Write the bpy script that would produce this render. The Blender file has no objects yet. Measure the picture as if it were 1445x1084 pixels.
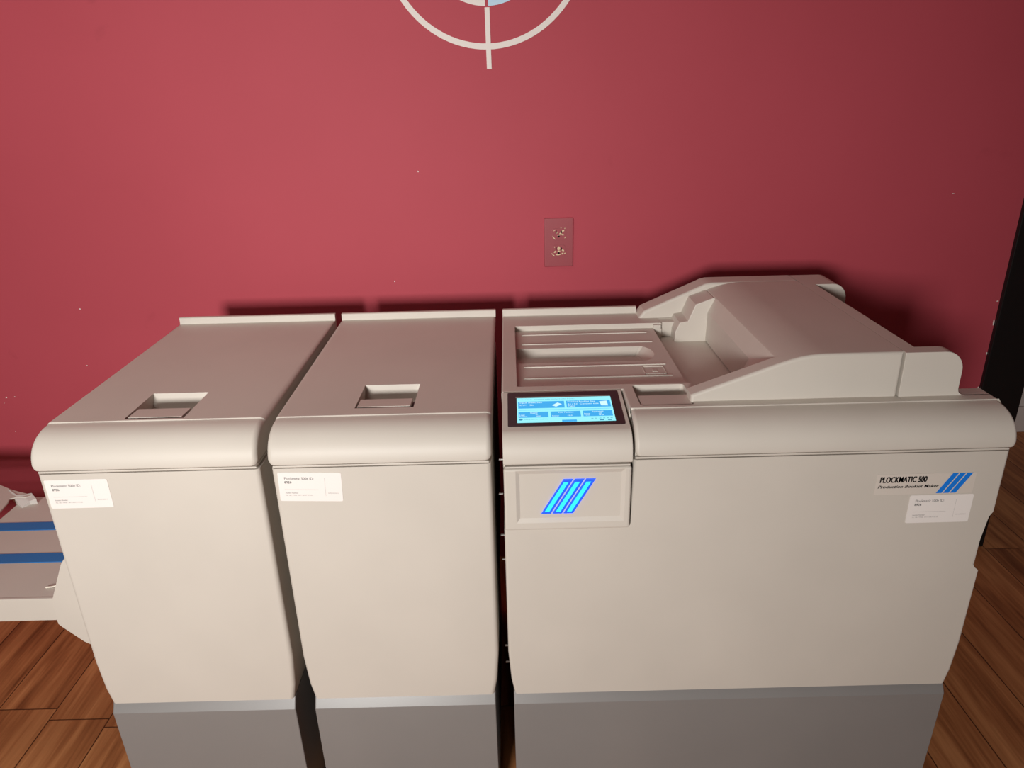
import bpy, bmesh, math, random
from mathutils import Vector, Matrix
random.seed(7)
scene = bpy.context.scene
COL = scene.collection
EYE = 1.38                      # height of the camera above the floor

def Z(z):                       # height measured from eye level -> height above the floor
    return z + EYE

# ------------------------------------------------------------------ materials
def new_mat(name):
    m = bpy.data.materials.new(name)
    m.use_nodes = True
    nt = m.node_tree
    return m, nt, nt.nodes['Principled BSDF']

def plastic(name, col, rough=0.5, spec=0.4, bump=0.0, bscale=900.0, metal=0.0, mottling=0.03):
    m, nt, b = new_mat(name)
    b.inputs['Roughness'].default_value = rough
    b.inputs['Specular IOR Level'].default_value = spec
    b.inputs['Metallic'].default_value = metal
    tc = nt.nodes.new('ShaderNodeTexCoord')
    if mottling:
        n = nt.nodes.new('ShaderNodeTexNoise')
        n.inputs['Scale'].default_value = 5.0
        n.inputs['Detail'].default_value = 4.0
        nt.links.new(tc.outputs['Object'], n.inputs['Vector'])
        r = nt.nodes.new('ShaderNodeValToRGB')
        r.color_ramp.elements[0].position = 0.3
        r.color_ramp.elements[1].position = 0.7
        r.color_ramp.elements[0].color = tuple(c * (1 - mottling) for c in col) + (1,)
        r.color_ramp.elements[1].color = tuple(min(1, c * (1 + mottling)) for c in col) + (1,)
        nt.links.new(n.outputs['Fac'], r.inputs['Fac'])
        nt.links.new(r.outputs['Color'], b.inputs['Base Color'])
    else:
        b.inputs['Base Color'].default_value = tuple(col) + (1,)
    if bump:
        n2 = nt.nodes.new('ShaderNodeTexNoise')
        n2.inputs['Scale'].default_value = bscale
        nt.links.new(tc.outputs['Object'], n2.inputs['Vector'])
        bp = nt.nodes.new('ShaderNodeBump')
        bp.inputs['Strength'].default_value = bump
        bp.inputs['Distance'].default_value = 0.0005
        nt.links.new(n2.outputs['Fac'], bp.inputs['Height'])
        nt.links.new(bp.outputs['Normal'], b.inputs['Normal'])
    return m

def glow(name, col, strength):
    m, nt, b = new_mat(name)
    b.inputs['Base Color'].default_value = (0.02, 0.02, 0.03, 1)
    b.inputs['Roughness'].default_value = 0.35
    b.inputs['Emission Color'].default_value = tuple(col) + (1,)
    b.inputs['Emission Strength'].default_value = strength
    return m

M = {}
M['beige'] = plastic('beige_plastic', (0.595, 0.55, 0.492), 0.5, 0.4, 0.12)
M['grey'] = plastic('grey_base_plastic', (0.235, 0.225, 0.22), 0.36, 0.5, 0.10)
M['dark'] = plastic('charcoal_metal_and_shade', (0.03, 0.03, 0.032), 0.5, 0.4)  # metal of the inner frame, also colours the blocks that imitate pocket shade
M['bezel'] = plastic('screen_bezel', (0.035, 0.025, 0.028), 0.35, 0.5, mottling=0)
M['steel'] = plastic('bright_steel', (0.45, 0.44, 0.43), 0.28, 0.5, metal=1.0, mottling=0)
M['paper'] = plastic('white_label', (0.83, 0.785, 0.755), 0.55, 0.3, mottling=0)
M['ink'] = plastic('grey_ink', (0.10, 0.095, 0.10), 0.7, 0.2, mottling=0)
M['ink_light'] = plastic('pale_grey_ink', (0.34, 0.32, 0.32), 0.7, 0.2, mottling=0)
M['black_ink'] = plastic('black_ink', (0.012, 0.012, 0.014), 0.6, 0.2, mottling=0)
M['badge'] = plastic('badge_film', (0.66, 0.60, 0.54), 0.3, 0.5, mottling=0)
M['blue_print'] = plastic('blue_print', (0.008, 0.20, 0.78), 0.4, 0.4, mottling=0)
M['belt'] = plastic('blue_belt', (0.03, 0.18, 0.48), 0.6, 0.3, 0.2, 400)
M['led_core'] = glow('lit_cyan_acrylic', (0.02, 0.78, 1.0), 1.3)
M['led_edge'] = glow('lit_blue_acrylic', (0.0, 0.085, 1.0), 1.3)
M['scr_bg'] = glow('screen_background', (0.30, 0.88, 0.96), 1.0)
M['scr_blue'] = glow('screen_panels', (0.028, 0.40, 0.83), 1.0)
M['scr_white'] = glow('screen_lettering', (0.62, 0.93, 1.0), 1.0)
M['scr_dark'] = glow('screen_dark_lettering', (0.03, 0.26, 0.42), 1.0)
M['outlet_paint'] = plastic('red_painted_plate', (0.34, 0.062, 0.078), 0.35, 0.5, mottling=0.04)
M['ivory'] = plastic('ivory_plastic', (0.72, 0.58, 0.36), 0.4, 0.4, mottling=0.1)
M['slot'] = plastic('slot_black', (0.01, 0.01, 0.01), 0.8, 0.1, mottling=0)
M['decal_white'] = plastic('white_wall_paint', (0.80, 0.74, 0.70), 0.55, 0.3, mottling=0.02)
M['decal_blue'] = plastic('pale_blue_wall_paint', (0.50, 0.70, 0.86), 0.55, 0.3, mottling=0.02)
M['black_trim'] = plastic('black_trim_paint', (0.008, 0.008, 0.008), 0.35, 0.4, mottling=0)
M['white_trim'] = plastic('white_trim_paint', (0.62, 0.58, 0.55), 0.5, 0.3)
M['strap'] = plastic('pale_strap', (0.78, 0.72, 0.62), 0.5, 0.3, mottling=0)

def wall_material():
    m, nt, b = new_mat('raspberry_wall_paint')
    tc = nt.nodes.new('ShaderNodeTexCoord')
    n = nt.nodes.new('ShaderNodeTexNoise'); n.inputs['Scale'].default_value = 1.6; n.inputs['Detail'].default_value = 5
    nt.links.new(tc.outputs['Object'], n.inputs['Vector'])
    r = nt.nodes.new('ShaderNodeValToRGB')
    r.color_ramp.elements[0].position = 0.35; r.color_ramp.elements[1].position = 0.68
    r.color_ramp.elements[0].color = (0.435, 0.064, 0.087, 1)
    r.color_ramp.elements[1].color = (0.465, 0.070, 0.096, 1)
    nt.links.new(n.outputs['Fac'], r.inputs['Fac'])
    # small scuffs
    n3 = nt.nodes.new('ShaderNodeTexNoise'); n3.inputs['Scale'].default_value = 9; n3.inputs['Detail'].default_value = 6
    nt.links.new(tc.outputs['Object'], n3.inputs['Vector'])
    r3 = nt.nodes.new('ShaderNodeValToRGB')
    r3.color_ramp.elements[0].position = 0.70; r3.color_ramp.elements[1].position = 0.78
    mx = nt.nodes.new('ShaderNodeMixRGB'); mx.inputs['Color2'].default_value = (0.35,0.05,0.07,1)
    nt.links.new(n3.outputs['Fac'], r3.inputs['Fac'])
    ml = nt.nodes.new('ShaderNodeMath'); ml.operation = 'MULTIPLY'; ml.inputs[1].default_value = 0.5
    nt.links.new(r3.outputs['Color'], ml.inputs[0])
    nt.links.new(ml.outputs[0], mx.inputs['Fac'])
    nt.links.new(r.outputs['Color'], mx.inputs['Color1'])
    nt.links.new(mx.outputs['Color'], b.inputs['Base Color'])
    b.inputs['Roughness'].default_value = 0.6
    b.inputs['Specular IOR Level'].default_value = 0.2
    n2 = nt.nodes.new('ShaderNodeTexNoise'); n2.inputs['Scale'].default_value = 130; n2.inputs['Detail'].default_value = 3
    nt.links.new(tc.outputs['Object'], n2.inputs['Vector'])
    bp = nt.nodes.new('ShaderNodeBump'); bp.inputs['Strength'].default_value = 0.04; bp.inputs['Distance'].default_value = 0.001
    nt.links.new(n2.outputs['Fac'], bp.inputs['Height'])
    nt.links.new(bp.outputs['Normal'], b.inputs['Normal'])
    return m

def floor_material():
    # wood-look vinyl planks running towards the wall: 0.145 m wide, end joints staggered
    m, nt, b = new_mat('wood_plank_floor')
    N = nt.nodes; L = nt.links
    tc = N.new('ShaderNodeTexCoord')
    sx = N.new('ShaderNodeSeparateXYZ'); L.new(tc.outputs['Object'], sx.inputs[0])
    def math_(op, a, bb=None):
        k = N.new('ShaderNodeMath'); k.operation = op
        for i, v in enumerate((a, bb)):
            if v is None: continue
            if isinstance(v, (int, float)): k.inputs[i].default_value = v
            else: L.new(v, k.inputs[i])
        return k.outputs[0]
    W, LEN = 0.145, 1.22
    u = math_('DIVIDE', math_('ADD', sx.outputs[0], 1.135), W)
    iu = math_('FLOOR', u); fu = math_('FRACT', u)
    wn = N.new('ShaderNodeTexWhiteNoise'); wn.noise_dimensions = '1D'
    L.new(math_('ADD', iu, 31.5), wn.inputs['W'])
    off = math_('MULTIPLY', wn.outputs['Value'], LEN)
    # rows -1 and 0 have their joints at y = 1.36 and y = 1.325, as in the photo
    m1 = math_('COMPARE', iu, -1.0); m0 = math_('COMPARE', iu, 0.0)
    def lerp(a, bv, t):
        return math_('ADD', math_('MULTIPLY', a, math_('SUBTRACT', 1.0, t)), math_('MULTIPLY', t, bv))
    off = lerp(off, -1.36, m1); off = lerp(off, -1.325, m0)
    v = math_('DIVIDE', math_('ADD', sx.outputs[1], off), LEN)
    iv = math_('FLOOR', v); fv = math_('FRACT', v)
    wn2 = N.new('ShaderNodeTexWhiteNoise'); wn2.noise_dimensions = '2D'
    cb = N.new('ShaderNodeCombineXYZ'); L.new(iu, cb.inputs[0]); L.new(iv, cb.inputs[1])
    L.new(cb.outputs[0], wn2.inputs['Vector'])
    # grain
    gx = N.new('ShaderNodeCombineXYZ')
    L.new(math_('ADD', math_('MULTIPLY', sx.outputs[0], 26), math_('MULTIPLY', wn2.outputs['Value'], 40)), gx.inputs[0])
    L.new(math_('MULTIPLY', sx.outputs[1], 2.2), gx.inputs[1])
    L.new(math_('MULTIPLY', wn2.outputs['Value'], 17), gx.inputs[2])
    g = N.new('ShaderNodeTexNoise'); g.inputs['Scale'].default_value = 1.0; g.inputs['Detail'].default_value = 7; g.inputs['Distortion'].default_value = 0.9
    L.new(gx.outputs[0], g.inputs['Vector'])
    gx2 = N.new('ShaderNodeVectorMath'); gx2.operation = 'MULTIPLY'; gx2.inputs[1].default_value = (5, 3, 1)
    L.new(gx.outputs[0], gx2.inputs[0])
    g2 = N.new('ShaderNodeTexNoise'); g2.inputs['Scale'].default_value = 1.0; g2.inputs['Detail'].default_value = 5
    L.new(gx2.outputs[0], g2.inputs['Vector'])
    mixg = math_('ADD', math_('MULTIPLY', g.outputs['Fac'], 0.7), math_('MULTIPLY', g2.outputs['Fac'], 0.3))
    val = math_('ADD', mixg, math_('MULTIPLY', math_('SUBTRACT', wn2.outputs['Value'], 0.5), 0.12))
    r = N.new('ShaderNodeValToRGB')
    r.color_ramp.elements[0].position = 0.30; r.color_ramp.elements[0].color = (0.20, 0.068, 0.024, 1)
    r.color_ramp.elements[1].position = 0.72; r.color_ramp.elements[1].color = (0.72, 0.34, 0.135, 1)
    e = r.color_ramp.elements.new(0.5); e.color = (0.46, 0.185, 0.068, 1)
    L.new(val, r.inputs['Fac'])
    su = math_('MINIMUM', fu, math_('SUBTRACT', 1.0, fu))
    sv = math_('MINIMUM', fv, math_('SUBTRACT', 1.0, fv))
    seam = math_('MAXIMUM', math_('LESS_THAN', su, 0.010), math_('LESS_THAN', sv, 0.0012))
    mx = N.new('ShaderNodeMixRGB'); mx.inputs['Color2'].default_value = (0.035, 0.012, 0.006, 1)
    L.new(math_('MULTIPLY', seam, 0.85), mx.inputs['Fac']); L.new(r.outputs['Color'], mx.inputs['Color1'])
    L.new(mx.outputs['Color'], b.inputs['Base Color'])
    b.inputs['Roughness'].default_value = 0.5
    b.inputs['Specular IOR Level'].default_value = 0.2
    bp = N.new('ShaderNodeBump'); bp.inputs['Strength'].default_value = 0.15; bp.inputs['Distance'].default_value = 0.002
    L.new(mixg, bp.inputs['Height']); L.new(bp.outputs['Normal'], b.inputs['Normal'])
    return m

M['wall'] = wall_material()
M['floor'] = floor_material()

# ------------------------------------------------------------------ mesh helpers
def bm_box(x0, x1, y0, y1, z0, z1, bev=0.0, seg=3, pred=None):
    bm = bmesh.new()
    bmesh.ops.create_cube(bm, size=1.0)
    for v in bm.verts:
        v.co = Vector((x0 + (v.co.x + .5) * (x1 - x0), y0 + (v.co.y + .5) * (y1 - y0), z0 + (v.co.z + .5) * (z1 - z0)))
    if bev: bevel(bm, bev, seg, pred)
    return bm

def bm_prism(pts, axis, a0, a1):
    """closed outline pts extruded from a0 to a1 along axis. axis 'x': pts are (y, z); 'y': (x, z); 'z': (x, y)."""
    bm = bmesh.new()
    def P(p, a):
        return {'x': (a, p[0], p[1]), 'y': (p[0], a, p[1]), 'z': (p[0], p[1], a)}[axis]
    lo = [bm.verts.new(P(p, a0)) for p in pts]
    hi = [bm.verts.new(P(p, a1)) for p in pts]
    n = len(pts)
    bm.faces.new(lo); bm.faces.new(list(reversed(hi)))
    for i in range(n):
        j = (i + 1) % n
        bm.faces.new((lo[j], lo[i], hi[i], hi[j]))
    bmesh.ops.recalc_face_normals(bm, faces=bm.faces)
    return bm

def bm_rounded_prism(pts, x0, x1, r, keep, n=5, zflat=-9):
    """prism along x whose two ends round over with radius r; keep(p) True = that outline point is not drawn in"""
    k = len(pts)
    area2 = sum(pts[i][0] * pts[(i + 1) % k][1] - pts[(i + 1) % k][0] * pts[i][1] for i in range(k))
    sg = 1 if area2 > 0 else -1
    nor = []
    for i in range(k):
        a, p, b = Vector(pts[i - 1]), Vector(pts[i]), Vector(pts[(i + 1) % k])
        t1 = (p - a).normalized(); t2 = (b - p).normalized()
        n1 = Vector((t1.y, -t1.x)) * sg; n2 = Vector((t2.y, -t2.x)) * sg
        m = (n1 + n2)
        m = m / max(.35, m.length_squared / 2) if m.length > 1e-6 else n1
        if p.y < zflat: m = Vector((-1.0, 0.0))
        nor.append(m)
    rings = []
    def ring(x, ins):
        out = []
        for p, m in zip(pts, nor):
            q = Vector(p) if keep(p) else Vector(p) - m * ins
            out.append((x, q.x, q.y))
        rings.append(out)
    for i in range(n + 1):
        t = math.pi / 2 * i / n; ring(x0 + r * (1 - math.cos(t)), r * (1 - math.sin(t)))
    for i in range(n, -1, -1):
        t = math.pi / 2 * i / n; ring(x1 - r * (1 - math.cos(t)), r * (1 - math.sin(t)))
    bm = bmesh.new()
    V_ = [[bm.verts.new(p) for p in rg] for rg in rings]
    for a, b in zip(V_, V_[1:]):
        for i in range(k):
            j = (i + 1) % k
            bm.faces.new((a[i], a[j], b[j], b[i]))
    bm.faces.new(V_[0]); bm.faces.new(list(reversed(V_[-1])))
    bmesh.ops.recalc_face_normals(bm, faces=bm.faces)
    if zflat > -8:                      # small rounding of the lower end corners
        for v in bm.verts:
            d = max(0.0, zflat + .003 - v.co.z) * .55
            if v.co.x < x0 + .012: v.co.x += d
            elif v.co.x > x1 - .012: v.co.x -= d
    return bm

def bm_hull(pts):
    bm = bmesh.new()
    for p in pts: bm.verts.new(p)
    bmesh.ops.convex_hull(bm, input=bm.verts)
    bmesh.ops.recalc_face_normals(bm, faces=bm.faces)
    return bm

def bevel(bm, w, seg=3, pred=None, ang=0.35):
    es = []
    for e in bm.edges:
        if len(e.link_faces) == 2 and e.calc_face_angle(0) > ang:
            c = (e.verts[0].co + e.verts[1].co) / 2
            d = (e.verts[1].co - e.verts[0].co).normalized()
            if pred is None or pred(c, d): es.append(e)
    if es:
        bmesh.ops.bevel(bm, geom=es, offset=w, segments=seg, profile=0.5, affect='EDGES', clamp_overlap=True)
    return bm

def join(*bms):
    out = bmesh.new()
    for b in bms:
        me = bpy.data.meshes.new('tmp'); b.to_mesh(me); b.free()
        out.from_mesh(me); bpy.data.meshes.remove(me)
    return out

def mesh_from(bm, name):
    me = bpy.data.meshes.new(name); bm.to_mesh(me); bm.free()
    return me

def cut(bm, *cutters):
    """boolean difference, returned as a bmesh"""
    o = bpy.data.objects.new('tmp_a', mesh_from(bm, 'tmp_a')); COL.objects.link(o)
    cs = []
    for k, c in enumerate(cutters):
        co = bpy.data.objects.new('tmp_c', mesh_from(c, 'tmp_c')); COL.objects.link(co); cs.append(co)
        md = o.modifiers.new('b', 'BOOLEAN'); md.operation = 'DIFFERENCE'; md.object = co; md.solver = 'EXACT'
    dg = bpy.context.evaluated_depsgraph_get()
    ev = o.evaluated_get(dg)
    me = bpy.data.meshes.new_from_object(ev)
    out = bmesh.new(); out.from_mesh(me)
    for q in [o] + cs:
        d = q.data; bpy.data.objects.remove(q); bpy.data.meshes.remove(d)
    bpy.data.meshes.remove(me)
    return out

def obj(name, bm, mat, parent=None, smooth=True, angle=32, wn=True):
    me = bm if isinstance(bm, bpy.types.Mesh) else mesh_from(bm, name)
    me.name = name
    mats = mat if isinstance(mat, (list, tuple)) else [mat]
    for m in mats: me.materials.append(m)
    o = bpy.data.objects.new(name, me); COL.objects.link(o)
    if smooth:
        me.polygons.foreach_set('use_smooth', [True] * len(me.polygons))
        me.set_sharp_from_angle(angle=math.radians(angle))
        if wn:
            w = o.modifiers.new('wn', 'WEIGHTED_NORMAL'); w.keep_sharp = True
    if parent: o.parent = parent; o.matrix_parent_inverse = parent.matrix_world.inverted()
    return o

def thing(name, label, cat, loc=(0, 0, 0), group=None):
    o = bpy.data.objects.new(name, None); COL.objects.link(o)
    o.location = loc; o.empty_display_size = 0.1
    o['label'] = label; o['category'] = cat
    if group: o['group'] = group
    bpy.context.view_layer.update()
    return o

def struct(name, bm, mat, **k):
    o = obj(name, bm, mat, **k); o['kind'] = 'structure'; return o

def text_bm(s, size, x, y, shear=0.0, offset=0.0, width=None, align='LEFT', spacing=1.0, extrude=0.0):
    """flat lettering in the XY plane, baseline at (x, y)"""
    cu = bpy.data.curves.new('t', 'FONT'); cu.body = s; cu.size = size
    cu.shear = shear; cu.offset = offset; cu.align_x = align; cu.space_character = spacing
    cu.resolution_u = 3; cu.extrude = extrude
    o = bpy.data.objects.new('t', cu); COL.objects.link(o)
    dg = bpy.context.evaluated_depsgraph_get()
    me = bpy.data.meshes.new_from_object(o.evaluated_get(dg))
    bm = bmesh.new(); bm.from_mesh(me)
    bpy.data.objects.remove(o); bpy.data.curves.remove(cu); bpy.data.meshes.remove(me)
    if width and bm.verts:
        lo = min(v.co.x for v in bm.verts); hi = max(v.co.x for v in bm.verts)
        for v in bm.verts: v.co.x = lo + (v.co.x - lo) * width / (hi - lo)
    for v in bm.verts: v.co.x += x; v.co.y += y
    return bm

def bold(bm, d):
    """heavier lettering: the same glyphs laid side by side"""
    a = bm.copy(); b = bm.copy()
    for v in a.verts: v.co.x -= d
    for v in b.verts: v.co.x += d
    return join(a, bm, b)

def flat_rect(x0, x1, y0, y1, z=0.0):
    bm = bmesh.new()
    bm.faces.new([bm.verts.new(p) for p in ((x0, y0, z), (x1, y0, z), (x1, y1, z), (x0, y1, z))])
    return bm

def flat_poly(pts, z=0.0):
    bm = bmesh.new()
    bm.faces.new([bm.verts.new((p[0], p[1], z)) for p in pts])
    return bm

def rounded(x0, x1, y0, y1, r, n=5):
    pts = []
    for cx, cy, a in ((x1 - r, y0 + r, -90), (x1 - r, y1 - r, 0), (x0 + r, y1 - r, 90), (x0 + r, y0 + r, 180)):
        for k in range(n + 1):
            t = math.radians(a + 90 * k / n)
            pts.append((cx + r * math.cos(t), cy + r * math.sin(t)))
    return pts

def place(bm, mtx):
    bmesh.ops.transform(bm, matrix=mtx, verts=bm.verts); return bm

def upright(x, y, z, rot=0.0):
    """local XY -> the vertical plane facing the camera (-Y), origin at (x, y, z)"""
    return Matrix.Translation((x, y, z)) @ Matrix.Rotation(math.pi / 2, 4, 'X') @ Matrix.Rotation(rot, 4, 'Z')

# ------------------------------------------------------------------ measurements (metres, camera over the origin)
YF, YC, YB, YW = 1.0732, 1.1324, 1.6886, 1.94
KW = YW / 1.78                    # the wall was measured at 1.78 and stands at 1.94
ZT, ZLIP, ZS, ZBASE = Z(-.5095), Z(-.4931), Z(-.5772), Z(-1.08)
ZL = ZS + .0085                  # underside of the lids
BACK = YB + 0.012

# ------------------------------------------------------------------ room shell
struct('floor', bm_box(-3.5, 4.2, -3.2, 5.0, -0.05, 0.0), M['floor'], smooth=False)
wall_back = struct('wall_back', bm_box(-3.5, 1.2385 * KW, YW, YW + 0.13, 0.0, 2.75), M['wall'], smooth=False)
struct('light_block_ceiling', bm_box(-3.5, 4.2, -3.2, 5.0, 2.75, 2.85), M['white_trim'], smooth=False)  # unseen, added to close off ambient world light from above
struct('light_block_wall', bm_box(2.6, 2.73, -3.2, 2.735, 0.0, 2.75), M['wall'], smooth=False)  # unseen, added to block ambient world light from the right
struct('trim_1', bm_box(1.2387 * KW, 1.352 * KW, YW - 0.012, YW + 0.15, 0.0, 2.75, 0.004, 2), M['black_trim'])
struct('wall_far', bm_box(1.48, 4.2, 2.735, 2.86, 0.0, 2.75), M['white_trim'], smooth=False)
struct('baseboard_far', join(bm_box(1.48, 4.2, 2.722, 2.735, 0.0, 0.115, 0.004, 2)), M['white_trim'])
# paint chips on the wall
chips = []
def chip(x, z, w, h, a=0.0):
    n = 6
    pts = []
    for k in range(n):
        t = 2 * math.pi * k / n
        rr = random.uniform(.7, 1.1)
        px, pz = w * rr * math.cos(t), h * rr * math.sin(t)
        pts.append((x + px * math.cos(a) - pz * math.sin(a), z + px * math.sin(a) + pz * math.cos(a)))
    chips.append(bm_prism(pts, 'y', YW - 0.0006, YW + 0.001))
for x, z, w, h, a in ((-1.087, -.4894, .0028, .0022, 0), (-1.1063, -.6416, .002, .0025, 0), (-1.3406, -.7255, .003, .0022, .4), (-1.3177, -.724, .0016, .0016, 0),
                   (-1.3442, -.8251, .0014, .0014, 0), (-1.3508, -.7415, .0016, .001, 0), (-.2116, -.1763, .0018, .0028, .3), (-.2889, -.4388, .0018, .0024, 0),
                   (1.0657, -.2586, .005, .0010, .1), (1.2336, -.5293, .004, .002, 0), (1.2361, -.5858, .0022, .012, .05), (1.2367, -.6707, .0018, .005, 0), (1.2362, -.775, .003, .014, .05)):
    chip(x * KW, Z(z * KW), w * .9, h * .9, a)
struct('wall_back_chips', join(*chips), M['decal_white'], smooth=False, parent=wall_back)

# ------------------------------------------------------------------ crosshair mural high on the wall
mural = thing('wall_decal', 'white circle and crosshair painted on the red wall above the machines', 'decal', (-.0375 * KW, YW, Z(.304 * KW)))
def annulus(r0, r1, y0, y1, n=96, a0=0.0, a1=2 * math.pi):
    bm = bmesh.new(); full = abs(a1 - a0 - 2 * math.pi) < 1e-6
    k = n if full else n + 1
    rings = []
    for r, y in ((r0, y1), (r0, y0), (r1, y0), (r1, y1)):
        rings.append([bm.verts.new((r * math.cos(a0 + (a1 - a0) * i / n), y, r * math.sin(a0 + (a1 - a0) * i / n))) for i in range(k)])
    for i in range(n):
        j = (i + 1) % k
        for q in range(4):
            A, B = rings[q], rings[(q + 1) % 4]
            bm.faces.new((A[i], A[j], B[j], B[i]))
    if not full:
        bm.faces.new([r[0] for r in rings]); bm.faces.new([r[-1] for r in reversed(rings)])
    bmesh.ops.recalc_face_normals(bm, faces=bm.faces)
    return bm
def at(bm, x, y, z): return place(bm, Matrix.Translation((x, y, z)))
CX, CZ = -.0375 * KW, Z(.304 * KW)
obj('ring', at(annulus(.2105 * KW, .2228 * KW, -.0008, .001), CX, YW, CZ), M['decal_white'], mural, smooth=False)
def half_disc(sgn):
    pts = [(sgn * .0034, .1365), (sgn * .0034, -.1365)]
    pts += [(sgn * .1365 * math.cos(t), .1365 * math.sin(t)) for t in [math.radians(-88 + 176 * k / 40) for k in range(41)]]
    pts = [(a * KW, b * KW) for a, b in pts]
    return at(bm_prism(pts, 'y', -.0008, .001), CX, YW, CZ)
hd = obj('disc_half', half_disc(-1), M['decal_white'], mural, smooth=False); hd['label'] = 'white left half of the disc'
hd = obj('disc_half', half_disc(1), M['decal_blue'], mural, smooth=False); hd['label'] = 'pale blue right half of the disc'
for s in (-1, 1):
    tilt = Matrix.Translation((CX, YW, CZ)) @ Matrix.Rotation(-.006, 4, 'Y')
    b = bm_box(-.0053 * KW, .0053 * KW, -.0010, .001, *((-.2625 * KW, -.139 * KW) if s < 0 else (.139 * KW, .2625 * KW)))
    obj('crosshair_arm', place(b, tilt), M['decal_white'], mural, smooth=False)

# ------------------------------------------------------------------ wall outlet painted over
OX, OZ = .1196 * KW, Z(-.3515 * KW)
def pk(bm): return place(bm, Matrix.Translation((OX, 0, OZ)) @ Matrix.Diagonal((1.1, 1, 1.09, 1)) @ Matrix.Translation((-OX, 0, -OZ)))
outlet = thing('wall_outlet', 'red painted double wall outlet with paint scraped off its two sockets', 'outlet', (OX, YW, OZ))
plate = bm_prism(rounded(OX - .0387, OX + .0387, OZ - .0649, OZ + .0649, .0025, 3), 'y', YW - .006, YW)
bevel(plate, .0035, 3, lambda c, d: c.y < YW - .005 and abs(d.y) < .3)
pl = obj('cover_plate', plate, M['outlet_paint'], outlet)
for s, zc in ((1, OZ + .0215), (-1, OZ - .0195)):
    w, h = .0165, .0135
    pts = []
    for k in range(28):
        t = 2 * math.pi * k / 28
        pts.append((OX + max(-w, min(w, .0185 * math.cos(t))), zc + max(-h, min(h, .0185 * math.sin(t)))))
    uniq = [p for i, p in enumerate(pts) if (Vector(p) - Vector(pts[i - 1])).length > 1e-5]
    sk = bm_prism(uniq, 'y', YW - .0078, YW - .005)
    so = obj('socket', pk(sk), M['outlet_paint'], outlet)
    slots = join(bm_box(OX - .0075, OX - .0052, YW - .0082, YW - .007, zc + .001, zc + .0085),
                 bm_box(OX + .0052, OX + .0075, YW - .0082, YW - .007, zc + .001, zc + .0075),
                 at(bm_prism([(.0026 * math.cos(2 * math.pi * k / 12), .0026 * math.sin(2 * math.pi * k / 12)) for k in range(12)], 'y', -.0082, -.007), OX, YW, zc - .0062))
    obj('socket_slots', pk(slots), M['slot'], so, smooth=False)
    bits = []
    rnd = random.Random(11 + s)
    def scrap(x, z, w_, h_, a):
        p = []
        for k in range(7):
            t = 2 * math.pi * k / 7; q = rnd.uniform(.6, 1.15)
            px, pz = w_ * q * math.cos(t), h_ * q * math.sin(t)
            p.append((x + px * math.cos(a) - pz * math.sin(a), z + px * math.sin(a) + pz * math.cos(a)))
        bits.append(bm_prism(p, 'y', YW - .0080, YW - .0070))
    if s > 0:
        for a in ((.010, .0068, .0042, .0025, .2), (.0045, .001, .004, .002, .3), (.0095, -.002, .004, .002, -.4), (.0, -.003, .0042, .0014, 0),
                  (-.0125, -.0085, .006, .0013, -.9), (.0155, -.0088, .003, .0014, .8), (-.010, .0088, .0045, .0008, .5), (-.004, .003, .003, .001, 1.2),
                  (.0145, .0128, .0016, .0012, 0), (.0055, .0142, .0016, .001, 0)):
            scrap(OX + a[0], zc + a[1], a[2], a[3], a[4])
    else:
        for a in ((0, .0062, .0042, .0052, 0), (-.0085, -.002, .0045, .0022, .5), (.0095, .001, .0040, .0022, -.5), (.0, -.0094, .0068, .0023, 0),
                  (.0095, -.007, .004, .002, .6), (-.0135, -.010, .0062, .0014, -.8), (.0148, -.0068, .0026, .0014, .8), (-.010, .009, .0015, .0015, 0), (.0005, -.0015, .0045, .002, 0)):
            scrap(OX + a[0], zc + a[1], a[2], a[3], a[4])
    sc = obj('scraped_paint', pk(join(*bits)), M['ivory'], so, smooth=False); sc['label'] = 'bare ivory plastic where paint is scraped off'

# ------------------------------------------------------------------ stickers
def id_sticker(parent, cx, cz, rot=0.0, w=.106, h=.0548):
    m = upright(cx, YF - .0001, cz, rot)
    base = bm_prism(rounded(-w / 2, w / 2, -h / 2, h / 2, .003), 'z', 0, .0004)
    st = obj('asset_sticker', place(base, m), M['paper'], parent, smooth=False)
    st['label'] = 'white rounded identification sticker'
    top = .0006
    x0 = -w / 2 + .010
    big = join(text_bm('Plockmatic 500e ID:', .0068, x0, h / 2 - .0135, width=.049), bold(text_bm('8926', .0062, x0, h / 2 - .0207, width=.0115), .0001))
    for v in big.verts: v.co.z = top
    obj('sticker_title', place(big, m), M['ink'], st, smooth=False)
    small = join(text_bm('Auction Number', .0034, x0, -h / 2 + .0148, width=.0215, offset=.00006),
                 text_bm('No. 186 / 75036 - 207-1, 8-877-737-201', .0031, x0, -h / 2 + .0104, width=.045),
                 text_bm('8-PLM500-9', .0025, w / 2 - .0195 - .0045, -h / 2 + .0148, width=.017),
                 flat_rect(x0 - .001, x0 + .056, -h / 2 + .0222, -h / 2 + .0225), flat_rect(w / 2 - .0285, w / 2 - .0282, -h / 2 + .010, h / 2 - .010))
    for v in small.verts: v.co.z = top
    obj('sticker_details', place(small, m), M['ink_light'], st, smooth=False)
    return st

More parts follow.
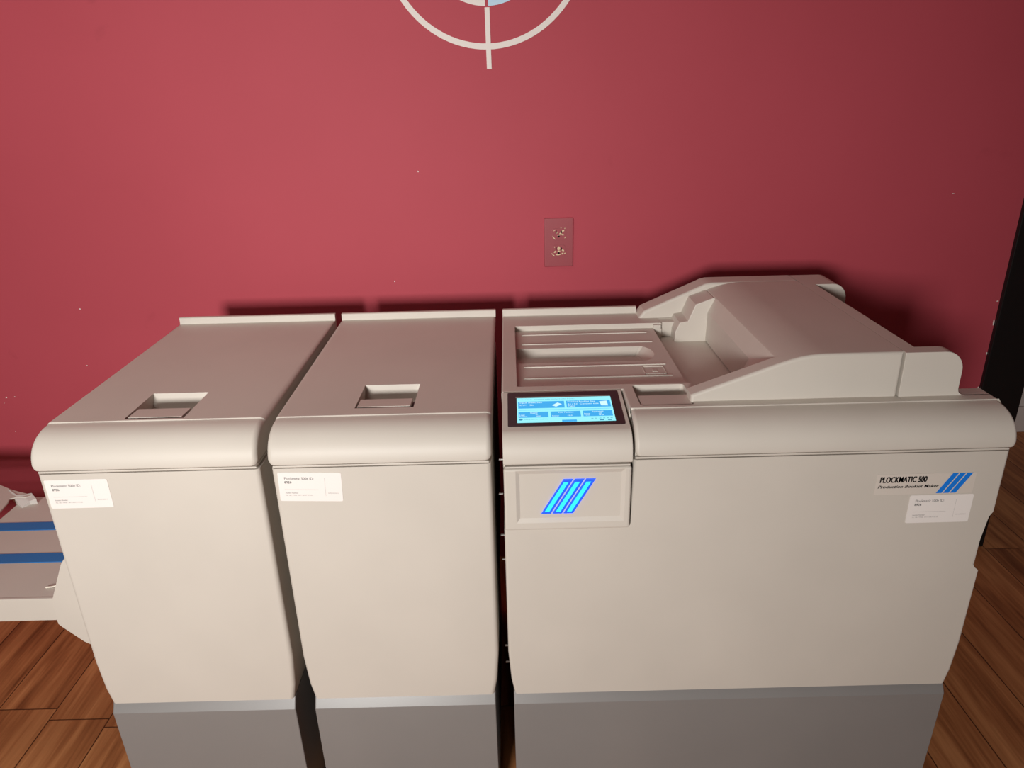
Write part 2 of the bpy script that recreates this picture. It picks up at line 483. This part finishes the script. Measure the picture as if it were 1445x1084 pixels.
# ------------------------------------------------------------------ finishing modules (the two narrow cabinets)
def lid_profile(x_from_back=None):
    """(y, z) outline of the lid front: crease, quarter-round nose, underside"""
    pts = [(YC, ZT), (YC - .0015, ZT - .0016), (YC - .004, ZT - .0020)]
    cy, cz, ry, rz = YC - .004, ZL + .0035, YC - .004 - 1.0645, (ZT - .0020) - (ZL + .0035)
    n = 16
    for k in range(1, n + 1):
        t = math.pi / 2 * k / n
        c, s = math.cos(t) ** .92, math.sin(t) ** .92
        pts.append((cy - ry * s, cz + rz * c))
    pts += [(1.0652, ZL + .0016), (1.0675, ZL + .0002), (1.0720, ZL)]
    return pts

def base_block(x0, x1, parent):
    pts = [(YF + .007, ZBASE), (YF - .0045, ZBASE - .0205), (YF - .0045, ZBASE - .0212), (YF + .002, 0.03), (YF + .006, 0.0), (BACK - .02, 0.0), (BACK - .02, ZBASE)]
    b = bm_prism(pts, 'x', x0, x1)
    bevel(b, .005, 3, lambda c, d: c.y < YF + .02 and abs(d.x) < .5 and c.z > .02)
    return obj('base_plinth', b, M['grey'], parent)

def front_poly(x0, x1):
    zb = ZBASE + .0004
    return ([(x0 + .0105, zb), (x0 + .0045, zb + .034), (x0, zb + .10)],
            [(x1, zb + .10), (x1 - .0045, zb + .034), (x1 - .0105, zb)])

def finishing_module(x0, x1, label, hole, pad, sticker):
    t = thing('finishing_module', label, 'machine', ((x0 + x1) / 2, (YF + YB) / 2, 0), 'narrow finishing modules')
    base_block(x0 + .009, x1 - .009, t)
    # beige front and sides
    l, r = front_poly(x0, x1)
    top = ZS - .0010
    body = bm_prism(l + [(x0, top), (x1, top)] + list(r), 'y', YF, BACK - .004)
    bevel(body, .0085, 5, lambda c, d: c.y < YF + .01 and abs(d.y) < .3 and c.z > ZBASE + .01 and abs(d.x) < .5)
    bevel(body, .0018, 2, lambda c, d: c.y < YF + .003 and abs(d.x) > .9 and c.z > ZS - .02)
    obj('cabinet_body', body, M['beige'], t)
    # recessed groove under the lid
    obj('lid_seam', join(bm_box(x0 + .006, x1 - .006, YF + .007, BACK - .01, top - .01, ZL + .004), bm_box(x0 + .0035, x1 - .0035, YF - .0008, BACK - .01, ZS + .0010, ZS + .0046, .0012, 2)), M['beige'], t, smooth=False)
    # lid: flat top with raised rear lip
    a, b = x0 - .0015, x1 + .0015
    prof = [(BACK, ZL), (BACK, ZLIP - .002), (BACK - .002, ZLIP), (YB + .0015, ZLIP), (YB, ZLIP - .0015), (YB - .001, ZT + .001), (YB - .003, ZT)] + lid_profile()
    lid = bm_rounded_prism(prof, a, b, .0095, lambda p: p[0] > YB - .004, zflat=ZL + .004)
    hx0, hx1, hy0, hy1 = hole
    dp = .030
    # handle pocket, back wall leaning
    pocket = bm_hull([(hx0, hy0, ZT + .01), (hx1, hy0, ZT + .01), (hx1, hy1 + .006, ZT + .01), (hx0, hy1 + .006, ZT + .01),
                      (hx0, hy0, ZT - dp), (hx1, hy0, ZT - dp), (hx1, hy1 - .018, ZT - dp), (hx0, hy1 - .018, ZT - dp),
                      (hx0, hy1 - .010, ZT - dp * .8), (hx1, hy1 - .010, ZT - dp * .8)])
    lid = cut(lid, pocket)
    lo = obj('lid', lid, M['beige'], t, angle=28)
    # dark block that puts the shade under the flap into colour
    obj('handle_shade_block', bm_box(hx0 + .0005, hx1 - .0005, hy0 + .0005, pad - .004, ZT - dp + .001, ZT - .008), M['dark'], lo, smooth=False)
    flap = bm_prism([(hy0 + .0065, ZT - .0002), (hy0 + .0065, ZT - .0040), (hy0 + .010, ZT - .006), (pad, ZT - .012), (pad + .001, ZT - .0100), (pad, ZT - .0015)], 'x', hx0 + .0030, hx1 - .0062)
    bevel(flap, .0008, 2)
    obj('latch_flap', flap, M['beige'], lo)
    id_sticker(t, *sticker)
    return t

finishing_module(-.7982, -.4267, 'narrow beige finishing module at the left end beside the delivery tray', (-.6685, -.566, 1.138, 1.250), 1.184, (-.7365, Z(-.6161), .004))
finishing_module(-.4074, -.0398, 'narrow beige finishing module in the middle, between the other two cabinets', (-.2772, -.1745, 1.1597, 1.2646), 1.202, (-.3455, Z(-.6138), -.034))

# ------------------------------------------------------------------ booklet maker (the wide machine)
bk = thing('booklet_maker', 'wide beige booklet maker on the right with lit touchscreen and blue bar emblem', 'machine', (.40, (YF + YB) / 2, 0))
X0, X1 = -.0217, .8244
XH = .1975                        # right side of the control housing slot
base_block(X0 + .008, X1 - .008, bk)
# inner frame
cb = join(bm_box(X0 + .006, .800, YF + .030, BACK - .006, ZBASE - .002, ZT - .115),
          bm_box(X0 + .006, .690, 1.235, BACK - .008, ZT - .116, ZT - .062))
obj('inner_frame', cb, M['dark'], bk, smooth=False)
for z, dx in ((-.585, 0), (-.652, -.002), (-.7365, -.001), (-.788, 0), (-.985, 0), (-1.025, 0)):
    sc = bmesh.new()
    bmesh.ops.create_cone(sc, cap_ends=True, segments=10, radius1=.0022, radius2=.0016, depth=.007)
    place(sc, Matrix.Translation((X0 - .0022 + dx, 1.100, Z(z))) @ Matrix.Rotation(math.pi / 2, 4, 'Y'))
    obj('hinge_screw', sc, M['steel'], bk)
# front panel with cut-out for the control housing and a finger grip on its right edge
l, r = front_poly(X0, X1)
top = ZS - .0010
zc = Z(-.7085)
grip = [(X1, Z(-.820)), (X1 - .0035, Z(-.8165)), (X1 - .0095, Z(-.8115)), (X1 - .0150, Z(-.8030)), (X1 - .0165, Z(-.7950)), (X1 - .0160, Z(-.785)),
        (X1 - .0120, Z(-.745)), (X1 - .0085, Z(-.712)), (X1 - .0075, Z(-.705)), (X1 - .0035, Z(-.698)), (X1, Z(-.690))]
grip.reverse()
pts = l + [(X0, zc), (XH - .008, zc), (XH - .0055, zc + .0008), (XH - .002, zc + .0035), (XH, zc + .008), (XH, top), (X1, top)] + grip + list(r)
fp = bm_prism(pts, 'y', YF, 1.150)
def soft_edges(bm, w_, seg, pred):
    es = [e for e in bm.edges if len(e.link_faces) == 2 and e.calc_face_angle(0) > .35 and pred((e.verts[0].co + e.verts[1].co) / 2, (e.verts[1].co - e.verts[0].co).normalized())]
    bmesh.ops.bevel(bm, geom=es, offset=w_, segments=seg, profile=.5, affect='EDGES', clamp_overlap=False)
soft_edges(fp, .0055, 4, lambda c, d: c.y < YF + .002 and c.z > ZBASE + .01 and abs(d.z) > .5 and not (c.x > .7 and Z(-.83) < c.z < Z(-.685)) and c.z < ZS - .008 and not (c.x < .25 and Z(-.7086) < c.z < Z(-.699)))
obj('grip_backing', bm_box(.770, X1 - .0062, 1.0800, 1.1495, Z(-.835), Z(-.675), .003, 2), M['beige'], bk)
obj('front_panel', fp, M['beige'], bk)
obj('lid_seam', join(bm_box(XH + .003, X1 - .006, YF + .007, 1.149, top - .01, ZL + .004), bm_box(XH + .0025, X1 - .003, YF - .0008, 1.149, ZS + .0010, ZS + .0046, .0012, 2)), M['beige'], bk, smooth=False)
# curved front cover
fc = bm_rounded_prism([(YC, ZL)] + lid_profile(), XH + .001, X1 + .0022, .007, lambda p: p[0] > YC - .001, zflat=ZL + .004)
obj('front_cover', fc, M['beige'], bk)
# deck with raised rear lip, feeder recess, outfeed well and accessory pocket
deck_pts = [(X0, 1.2165), (XH, 1.2165), (XH, YC + .0003), (.6635, YC + .0003), (.6635, YB - .003), (X0, YB - .003)]
deck = bm_prism(deck_pts, 'z', ZT - .060, ZT)
bevel(deck, .004, 3, lambda c, d: c.z > ZT - .001 and c.x < .2 and c.y < YB - .01)
feed_cut = bm_box(.0066, .345, 1.2395, 1.6068, ZT - .012, ZT + .02, .004, 3, lambda c, d: abs(d.z) > .9)
well_cut = bm_prism([(.326, 1.186), (.452, 1.186), (.452, 1.640), (.345, 1.640), (.345, 1.600), (.326, 1.600)], 'z', ZT - .036, ZT + .02)
slot_cut = bm_prism([(.0085, 1.392)] + [(.272 + .036 * math.cos(t), 1.4395 + .0475 * math.sin(t)) for t in [math.radians(-90 + 180 * k / 16) for k in range(17)]] + [(.0085, 1.487)], 'z', ZT - .030, ZT - .005)
for v in slot_cut.verts:
    if v.co.z < ZT - .02:
        v.co.y = 1.432 + (v.co.y - 1.432) * (.72 if v.co.y > 1.432 else .98)
        if v.co.x > .1: v.co.x = .262 + (v.co.x - .272) * .3
bevel(slot_cut, .010, 4, lambda c, d: c.z < ZT - .026 and c.y > 1.39 and c.x > .01)
pocket_cut = bm_hull([(.2175, 1.141, ZT + .01), (.311, 1.141, ZT + .01), (.3125, 1.238, ZT + .01), (.2165, 1.238, ZT + .01),
                      (.2185, 1.141, ZT - .030), (.310, 1.141, ZT - .030), (.309, 1.222, ZT - .030), (.2195, 1.222, ZT - .030)])
bevel(pocket_cut, .006, 3, lambda c, d: abs(d.z) > .7 or c.z < ZT - .02)
deck = cut(deck, feed_cut)
deck = cut(deck, well_cut)
deck = cut(deck, slot_cut)
deck = cut(deck, pocket_cut)
dk = obj('top_deck', deck, M['beige'], bk, angle=28)
lip = bm_prism([(YB - .003, ZT - .06), (YB - .003, ZT), (YB - .001, ZT + .001), (YB, ZLIP - .0015), (YB + .0015, ZLIP), (BACK - .002, ZLIP), (BACK, ZLIP - .002), (BACK, ZT - .06)], 'x', X0, .30)
bevel(lip, .003, 3, lambda c, d: c.x < X0 + 1e-4 and c.z > ZT - .001 and c.y < BACK - .001)
obj('rear_lip', lip, M['beige'], dk)
# raised paper ribs on the feed tray and the small embossed plate
for y, xa, xb in ((1.5745, .0215, .3055), (1.510, .0205, .3065), (1.3692, .022, .307), (1.3072, .0208, .308)):
    rib = bm_prism([(y - .0024, ZT - .0125), (y - .0016, ZT - .0103), (y + .0016, ZT - .0103), (y + .0024, ZT - .0125)], 'x', xa, xb)
    obj('paper_rib', rib, M['beige'], dk, smooth=False)
emb = []
for q in ((.2575, .3000, 1.3562, 1.3576), (.2575, .3000, 1.3165, 1.3179), (.2575, .2589, 1.3165, 1.3576), (.2986, .3000, 1.3165, 1.3576)):
    emb.append(bm_box(q[0], q[1], q[2], q[3], ZT - .0124, ZT - .0108))
emb.append(bm_prism([(.274, 1.330), (.284, 1.330), (.2825, 1.343), (.2790, 1.3375), (.2755, 1.343)], 'z', ZT - .0124, ZT - .0109))
obj('embossed_plate', join(*emb), M['beige'], dk, smooth=False)
# latch flap in the pocket
lf = bm_prism([(1.1455, ZT - .001), (1.1455, ZT - .005), (1.188, ZT - .012), (1.1915, ZT - .0105), (1.190, ZT - .002)], 'x', .2205, .3078)
bevel(lf, .0012, 2)
obj('pocket_flap', lf, M['beige'], dk)
obj('pocket_shade_block', bm_box(.219, .3095, 1.1415, 1.187, ZT - .0295, ZT - .0135), M['dark'], dk, smooth=False)  # dark block imitating the shadow in the gap around the flap
# paper guide at the rear of the feed tray
gd = join(bm_box(.326, .3435, 1.5985, 1.6066, ZT - .034, ZT - .0025, .0015, 2), bm_box(.3455, .385, 1.613, 1.6466, ZT - .036, ZT - .0005, .0015, 2))
obj('paper_guide', gd, M['beige'], dk)

# outfeed hood
ZH = Z(-.4285)
hood_front = bm_prism([(.3065, ZT - .012), (.3065, Z(-.498)), (.452, Z(-.4445)), (.470, Z(-.4385)), (.488, Z(-.4335)), (.505, Z(-.4305)), (.522, ZH - .0003), (.535, ZH), (.6622, ZH), (.6622, ZT - .012)], 'y', 1.1535, 1.1855)
bevel(hood_front, .0055, 5, lambda c, d: c.y < 1.156 and c.z > ZT - .005)
hood_back = bm_prism([(.2995, ZT - .012), (.2995, ZT), (.312, Z(-.4925)), (.4364, Z(-.438)), (.450, Z(-.4316)), (.462, ZH - .0004), (.475, ZH), (.6622, ZH), (.6622, ZT - .012)], 'y', 1.6465, BACK)
bevel(hood_back, .006, 5, lambda c, d: c.y < 1.648 and c.z > ZT + .004)
hood_mid = bm_prism([(.4405, ZT - .0335), (.4412, Z(-.478)), (.4560, Z(-.4442)), (.4580, Z(-.4428)), (.470, Z(-.4385)), (.488, Z(-.4335)), (.505, Z(-.4305)), (.522, ZH - .0003), (.535, ZH), (.6622, ZH), (.6622, ZT - .0335)], 'y', 1.1855, 1.6465)
bracket = bm_prism([(.370, ZT - .045), (.371, Z(-.5225)), (.3805, Z(-.500)), (.3985, Z(-.497)), (.4135, Z(-.4585)), (.452, Z(-.4445)), (.456, Z(-.4462)), (.456, ZT - .045)], 'y', 1.574, 1.6468)
bevel(bracket, .002, 2, lambda c, d: c.y < 1.60 and c.x < .45 and c.z > ZT - .02)
corner = bm_hull([(.4415, 1.328, ZT - .030), (.4415, 1.275, Z(-.478)), (.4540, 1.184, Z(-.4470)), (.412, 1.184, Z(-.478)), (.428, 1.184, ZT - .030), (.4545, 1.184, ZT - .030), (.4505, 1.328, ZT - .030), (.4505, 1.275, Z(-.478))])
hd = obj('hood', join(hood_front, hood_back, hood_mid, bracket, corner), M['beige'], bk, angle=21)
# end strip of the hood with one lug at each end and the ledge below
strip = bm_box(.6640, .6915, 1.1801, 1.6119, ZT - .03, ZH - .0005)
bevel(strip, .0015, 2, lambda c, d: abs(d.y) > .9 and c.z > ZT and c.x < .67)
def lug(y0, y1):
    z0 = ZT - .055
    arc = [(.733 + .033 * math.cos(t), ZH - .0005 - .036 + .036 * math.sin(t)) for t in [math.radians(90 - 90 * k / 8) for k in range(9)]]
    fil = [(.778 - .012 * math.cos(t), ZT + .013 - .013 * math.sin(t)) for t in [math.radians(90 * k / 6) for k in range(7)]]
    return [(.6645, z0), (.6645, ZH - .0005)] + arc + fil + [(.8225, ZT), (.8258, ZT - .004), (.8258, z0)]
lf_ = bm_prism(lug(0, 0), 'y', 1.1515, 1.180)
bevel(lf_, .0055, 5, lambda c, d: c.y < 1.153 and c.z > ZT + .004 and c.x > .6)
lr_ = bm_prism(lug(0, 0), 'y', 1.612, BACK)
bevel(lr_, .0045, 3, lambda c, d: c.y < 1.613 and c.z > ZT + .004)
ledge = bm_box(.6645, X1 + .0014, YC + .0003, 1.1535, ZT - .055, ZT)
bevel(ledge, .004, 3, lambda c, d: abs(d.y) > .9 and c.x > .8 and c.z > ZT - .001)
obj('hood_end_cover', join(strip, lf_, lr_, ledge), M['beige'], bk, angle=34)

# control housing with touchscreen, emblem panel below
HA, HB = -.0200, .1940
SY0, SZ0, SY1, SZ1 = 1.0995, Z(-.5255), 1.2125, Z(-.5092)
prof = [(1.0660, Z(-.5770)), (1.0632, Z(-.5762)), (1.0614, Z(-.5745)), (1.0610, Z(-.5720))]
n = 12
for k in range(1, n + 1):
    t = math.pi / 2 * k / n
    prof.append((1.0610 + (SY0 - .003 - 1.0610) * (1 - math.cos(t) ** .95), Z(-.5720) + (SZ0 - .0008 - Z(-.5720)) * math.sin(t) ** .95))
prof += [(SY0, SZ0), (SY1, SZ1), (1.2160, SZ1 - .002), (1.2160, Z(-.600)), (1.080, Z(-.600)), (1.080, Z(-.5770))]
hs = bm_prism(prof, 'x', HA, HB)
bevel(hs, .0055, 4, lambda c, d: (c.x < HA + 1e-4 or c.x > HB - 1e-4) and c.z > Z(-.5765) and c.y < 1.2155)
ho = obj('control_housing', hs, M['beige'], bk)
sl = Vector((0, SY1 - SY0, SZ1 - SZ0)).normalized()
nrm = Vector((1, 0, 0)).cross(sl)
def on_slope(bm, lift):
    m = Matrix(((1, 0 * sl.x, nrm.x, 0), (0, sl.y, nrm.y, SY0), (0, sl.z, nrm.z, SZ0), (0, 0, 0, 1)))
    return place(bm, m @ Matrix.Translation((0, 0, lift)))
bz = bm_prism(rounded(-.0108, .1866, .0022, .1108, .003), 'z', -.002, .0010)
bo = obj('screen_bezel', on_slope(bz, 0), M['bezel'], bk)
SX0, SX1, V0, V1 = .0054, .1716, .0118, .0915
def sr(u0, u1, v0, v1, mat, lift=.0013):
    return on_slope(flat_rect(SX0 + (SX1 - SX0) * u0, SX0 + (SX1 - SX0) * u1, V1 - (V1 - V0) * v1, V1 - (V1 - V0) * v0), lift)
scr = obj('touchscreen', join(sr(0, 1, 0, 1, 0)), M['scr_bg'], bk, smooth=False); scr['label'] = 'lit cyan touchscreen'
obj('screen_edge', join(sr(-.012, 1.0, -.06, -.008, 0, .0012)), M['grey'], bo, smooth=False)
def U(u): return SX0 + (SX1 - SX0) * u
def V(v): return V1 - (V1 - V0) * v
panels = [(.014, .50, .16, .44), (.522, .985, .16, .44), (.014, .322, .585, .81), (.347, .655, .585, .81), (.680, .982, .585, .81), (.455, .605, .925, 1.0)]
for a, b, c, d in panels: obj('screen_button', sr(a, b, c, d, 0, .0016), M['scr_blue'], scr, smooth=False)
obj('screen_divider', sr(.014, .985, .505, .515, 0, .0016), M['scr_blue'], scr, smooth=False)
TM = [M['scr_white']]
def T(s, u, v, size, width, off=.00006):
    b = text_bm(s, size, U(u), V(v), width=width * (SX1 - SX0), offset=off)
    obj('screen_lettering', on_slope(b, .0019), TM[0], scr, smooth=False)
T('Input Sheet Size', .030, .235, .0062, .235); T('8.5 x 11"', .030, .335, .0060, .075); T('Edit', .135, .335, .0060, .04)
T('Finished Booklet Size', .535, .235, .0062, .29); T('8.5 x 5.5"', .535, .325, .0056, .11); T('Custom size', .66, .325, .0056, .20); T('Pages', .535, .405, .0050, .07)
T('Staple', .135, .655, .0056, .075); T('Fold Position', .425, .655, .0056, .155); T('Squarefold', .775, .655, .0056, .115)
T('Legs', .022, .725, .0046, .055); T('On', .19, .725, .0046, .02); T('Position', .022, .785, .0046, .08); T('+0.0', .19, .785, .0046, .05)
T('Position', .358, .785, .0046, .07); T('+0.0', .515, .785, .0046, .05)
T('Force', .688, .725, .0046, .06); T('Off', .84, .725, .0046, .03); T('Time', .688, .785, .0046, .055); T('0.0', .84, .785, .0046, .05)
# little sheet and booklet pictures
obj('screen_icon', on_slope(flat_poly([(U(.37), V(.34)), (U(.41), V(.40)), (U(.475), V(.30)), (U(.43), V(.23))]), .0019), M['scr_white'], scr, smooth=False)
obj('screen_icon', on_slope(flat_poly([(U(.87), V(.22)), (U(.95), V(.20)), (U(.955), V(.40)), (U(.885), V(.39))]), .0019), M['scr_white'], scr, smooth=False)
TM[0] = M['scr_dark']
T('Standard mode - settings for saddle stitched booklet, 2 sheets', .014, .095, .0040, .60, 0)
T('Ready to run booklets', .07, .90, .0042, .24, 0)
obj('screen_icon', on_slope(flat_poly([(U(.035) + .0035 * math.cos(t), V(.885) + .0030 * math.sin(t)) for t in [2 * math.pi * k / 16 for k in range(16)]]), .0019), M['scr_dark'], scr, smooth=False)
for u in (.755, .79, .835, .875, .915, .95):
    obj('screen_icon', sr(u, u + .022, .87 + .02 * (int(u * 100) % 2), .905, 0, .0019), M['scr_dark'], scr, smooth=False)
for u in (.84, .92):
    obj('screen_icon', sr(u, u + .04, .945, .985, 0, .0019), M['scr_dark'], scr, smooth=False)
# emblem panel
ep = bm_prism(rounded(HA, HB, Z(-.7062), Z(-.5865), .004, 4), 'y', 1.0660, 1.10)
bevel(ep, .004, 3, lambda c, d: c.y < 1.067)
rec = bm_hull([(x, 1.05, z) for x in (-.0297, .2137) for z in (Z(-.7281), Z(-.5529))] + [(x, 1.0695, z) for x in (.0065, .1775) for z in (Z(-.6835), Z(-.5975))])
ep = cut(ep, rec)
eo = obj('emblem_panel', ep, M['beige'], bk, angle=14)
obj('housing_bead', bm_box(HA + .003, HB - .003, 1.0650, 1.09, Z(-.5845), Z(-.5808), .0012, 2), M['beige'], bk)
obj('housing_core', bm_box(HA + .004, HB - .003, 1.075, 1.20, Z(-.7040), Z(-.5836)), M['beige'], bk, smooth=False)
for k in range(3):
    bx = .0425 + k * .0190
    z0, z1, sh, w = Z(-.6745), Z(-.6085), .0378, .0160
    pts = [(bx, z0), (bx + w, z0), (bx + w + sh, z1), (bx + sh, z1)]
    bar = bm_prism(pts, 'y', 1.0664, 1.0698)
    bevel(bar, .0012, 2, lambda c, d: c.y < 1.067)
    b1 = obj('emblem_bar', bar, M['led_edge'], bk, smooth=False); b1['label'] = 'glowing blue slanted bar'
    i = .0036
    cxm = bx + (w + sh) / 2; czm = (z0 + z1) / 2
    f0, f1 = .07, .93
    def lerp(a, b, t): return (a[0] + (b[0] - a[0]) * t, a[1] + (b[1] - a[1]) * t)
    L0, L1 = (bx + .0030, z0), (bx + sh + .0030, z1); R0, R1 = (bx + w - .0052, z0), (bx + sh + w - .0052, z1)
    core = bm_prism([lerp(L0, L1, f0), lerp(R0, R1, f0), lerp(R0, R1, f1), lerp(L0, L1, f1)], 'y', 1.0659, 1.0668)
    obj('bar_core', core, M['led_core'], b1, smooth=False)

# name badge and sticker on the front panel
bw, bh = .1672, .0395
m = upright(.6930, YF - .0001, Z(-.6372), .0)
bd = obj('name_badge', place(bm_prism([(-bw / 2, -bh / 2), (bw / 2, -bh / 2), (bw / 2, bh / 2), (-bw / 2, bh / 2)], 'z', 0, .0003), m), M['badge'], bk, smooth=False)
bd['label'] = 'silver badge with black name and three blue stripes'
t1 = bold(text_bm('PLOCKMATIC 500', .0130, -.0780, .0046, shear=.06, offset=.00015, width=.0790), .00042)
lo = min(v.co.y for v in t1.verts); hi = max(v.co.y for v in t1.verts)
for v in t1.verts: v.co.y = .0036 + (v.co.y - lo) * .0115 / (hi - lo)
t2 = bold(text_bm('Production Booklet Maker', .0078, -.0795, -.0068, shear=.25, offset=.00006, width=.1030, spacing=1.05), .00022)
tt = join(t1, t2)
for v in tt.verts: v.co.z = .0005
obj('badge_lettering', place(tt, m), M['black_ink'], bd, smooth=False)
st = []
for k in range(3):
    x = .0215 + k * .0120
    st.append(flat_poly([(x, -bh / 2 + .0012), (x + .0098, -bh / 2 + .0012), (x + .0098 + .0225, bh / 2), (x + .0225, bh / 2)], .0005))
obj('badge_stripes', place(join(*st), m), M['blue_print'], bd, smooth=False)
id_sticker(bk, .7268, Z(-.6868), .004, w=.1085, h=.0552)

# ------------------------------------------------------------------ delivery tray at the left
TZ = Z(-.900)
dt = thing('delivery_tray', 'beige delivery tray with two blue belts hung on the left cabinet', 'tray', (-1.05, 1.36, TZ))
dz = .052
deckt = []
for y0, y1, xl in ((1.166, 1.2835, -1.52), (1.3185, 1.4075, -1.172), (1.4425, 1.556, -1.2005)):
    deckt.append(bm_box(xl, -.9005 if y0 < 1.2 else -.86, y0, y1, TZ - .012, TZ))
pan = bm_box(-1.52, -.9005, 1.1645, 1.1685, TZ - dz, TZ + .0012)
obj('tray_deck', join(*deckt), M['beige'], dt, smooth=False)
fr = bm_box(-1.52, -.9022, 1.1632, 1.1700, TZ - dz, TZ + .0006, .0015, 2)
obj('front_rail', fr, M['beige'], dt)
for y0, y1 in ((1.2838, 1.3182), (1.4078, 1.4422)):
    bt = bm_box(-1.52, -.812, y0 + .0004, y1 - .0004, TZ - .0045, TZ + .0012, .001, 2)
    o = obj('conveyor_belt', bt, M['belt'], dt); o['label'] = 'blue rubber belt'
# side plate running to the cabinet
sp = bm_prism([(-.9022, TZ + .0006), (-.9022, TZ - dz + .002), (-.899, TZ - dz - .003), (-.862, Z(-.995)), (-.806, Z(-1.032)), (-.802, Z(-1.02)), (-.802, Z(-.78)), (-.842, Z(-.785)), (-.862, Z(-.812))], 'y', 1.150, 1.1632)
bevel(sp, .001, 2)
obj('side_plate', sp, M['beige'], dt)
bp_ = bm_box(-.868, -.802, 1.1632, 1.556, TZ - .05, TZ - .012)
obj('mounting_rail', bp_, M['beige'], dt, smooth=False)
# rear-left stop plate with its bent bracket
sp2 = bm_prism([(-1.52, 1.44), (-1.200, 1.44), (-1.2030, 1.475), (-1.2085, 1.505), (-1.2160, 1.524), (-1.205, 1.5305), (-1.180, 1.5300), (-1.169, 1.5405), (-1.2105, 1.557), (-1.236, 1.568), (-1.300, 1.604), (-1.52, 1.65)], 'z', Z(-.888), Z(-.884))
bevel(sp2, .0012, 2)
obj('stop_plate', sp2, M['beige'], dt)
br = bm_prism([(-1.2470, 1.5690), (-1.2060, 1.5285), (-1.1790, 1.5070), (-1.1675, 1.5210), (-1.1540, 1.5270), (-1.1760, 1.5470), (-1.1950, 1.5375), (-1.2060, 1.5385)], 'z', Z(-.906), Z(-.8825))
for v in br.verts:
    if v.co.z > Z(-.89): v.co.z -= max(0, (1.535 - v.co.y)) * .55
obj('stop_bracket', br, M['white_trim'], dt, smooth=False)
# thin pale strap curling over the deck
cu = bpy.data.curves.new('strap', 'CURVE'); cu.dimensions = '3D'; cu.bevel_depth = .0017; cu.bevel_resolution = 2
s = cu.splines.new('BEZIER'); P = [(-.940, 1.197, TZ + .0016), (-.922, 1.200, TZ + .003), (-.907, 1.218, TZ + .006), (-.902, 1.262, TZ + .008)]
s.bezier_points.add(len(P) - 1)
for b, p in zip(s.bezier_points, P):
    b.co = p; b.handle_left_type = b.handle_right_type = 'AUTO'
so = bpy.data.objects.new('tmp', cu); COL.objects.link(so)
me = bpy.data.meshes.new_from_object(so.evaluated_get(bpy.context.evaluated_depsgraph_get()))
bpy.data.objects.remove(so); bpy.data.curves.remove(cu)
obj('loose_strap', me, M['strap'], dt, wn=False)

# ------------------------------------------------------------------ light
w = bpy.data.worlds.new('room_light'); scene.world = w; w.use_nodes = True
w.node_tree.nodes['Background'].inputs['Color'].default_value = (1.0, 0.93, 0.85, 1)
w.node_tree.nodes['Background'].inputs['Strength'].default_value = 0.05

def area(name, loc, target, sx, sy, power, col, spread=180):
    d = bpy.data.lights.new(name, 'AREA'); d.shape = 'RECTANGLE'; d.size = sx; d.size_y = sy
    d.energy = power; d.color = col; d.spread = math.radians(spread)
    o = bpy.data.objects.new(name, d); COL.objects.link(o); o.location = loc
    o.rotation_euler = (Vector(target) - Vector(loc)).to_track_quat('-Z', 'Y').to_euler()
    return o
area('window_light', (-.9, -2.1, 1.45), (-.42, 1.9, .88), .55, .5, 25.5, (1.0, .972, .93), 82)
area('overhead_fill', (-1.25, .9, 2.70), (-1.25, .9, 0), 1.2, .9, 8, (1.0, .95, .86), 180)  # added fill that brightens the machine tops, no known fixture

# ------------------------------------------------------------------ camera
cam = bpy.data.cameras.new('camera'); co = bpy.data.objects.new('camera', cam); COL.objects.link(co)
cam.sensor_fit = 'HORIZONTAL'; cam.sensor_width = 36.0; cam.lens = 36.0 * 1027.02 / 1445.0
cam.clip_start = 0.01
R = Vector((0.99968598, -0.00787725, -0.02378853)); Uv = Vector((0.02500405, 0.37629886, 0.92616088)); F = Vector((-0.001656, 0.92646485, -0.37637765))
co.matrix_world = Matrix(((R.x, Uv.x, -F.x, 0), (R.y, Uv.y, -F.y, 0), (R.z, Uv.z, -F.z, EYE), (0, 0, 0, 1)))
scene.camera = co

scene.view_settings.view_transform = 'Standard'
scene.view_settings.look = 'None'
scene.view_settings.gamma = 1.0
scene.view_settings.use_curve_mapping = False
scene.view_settings.exposure = 0.06
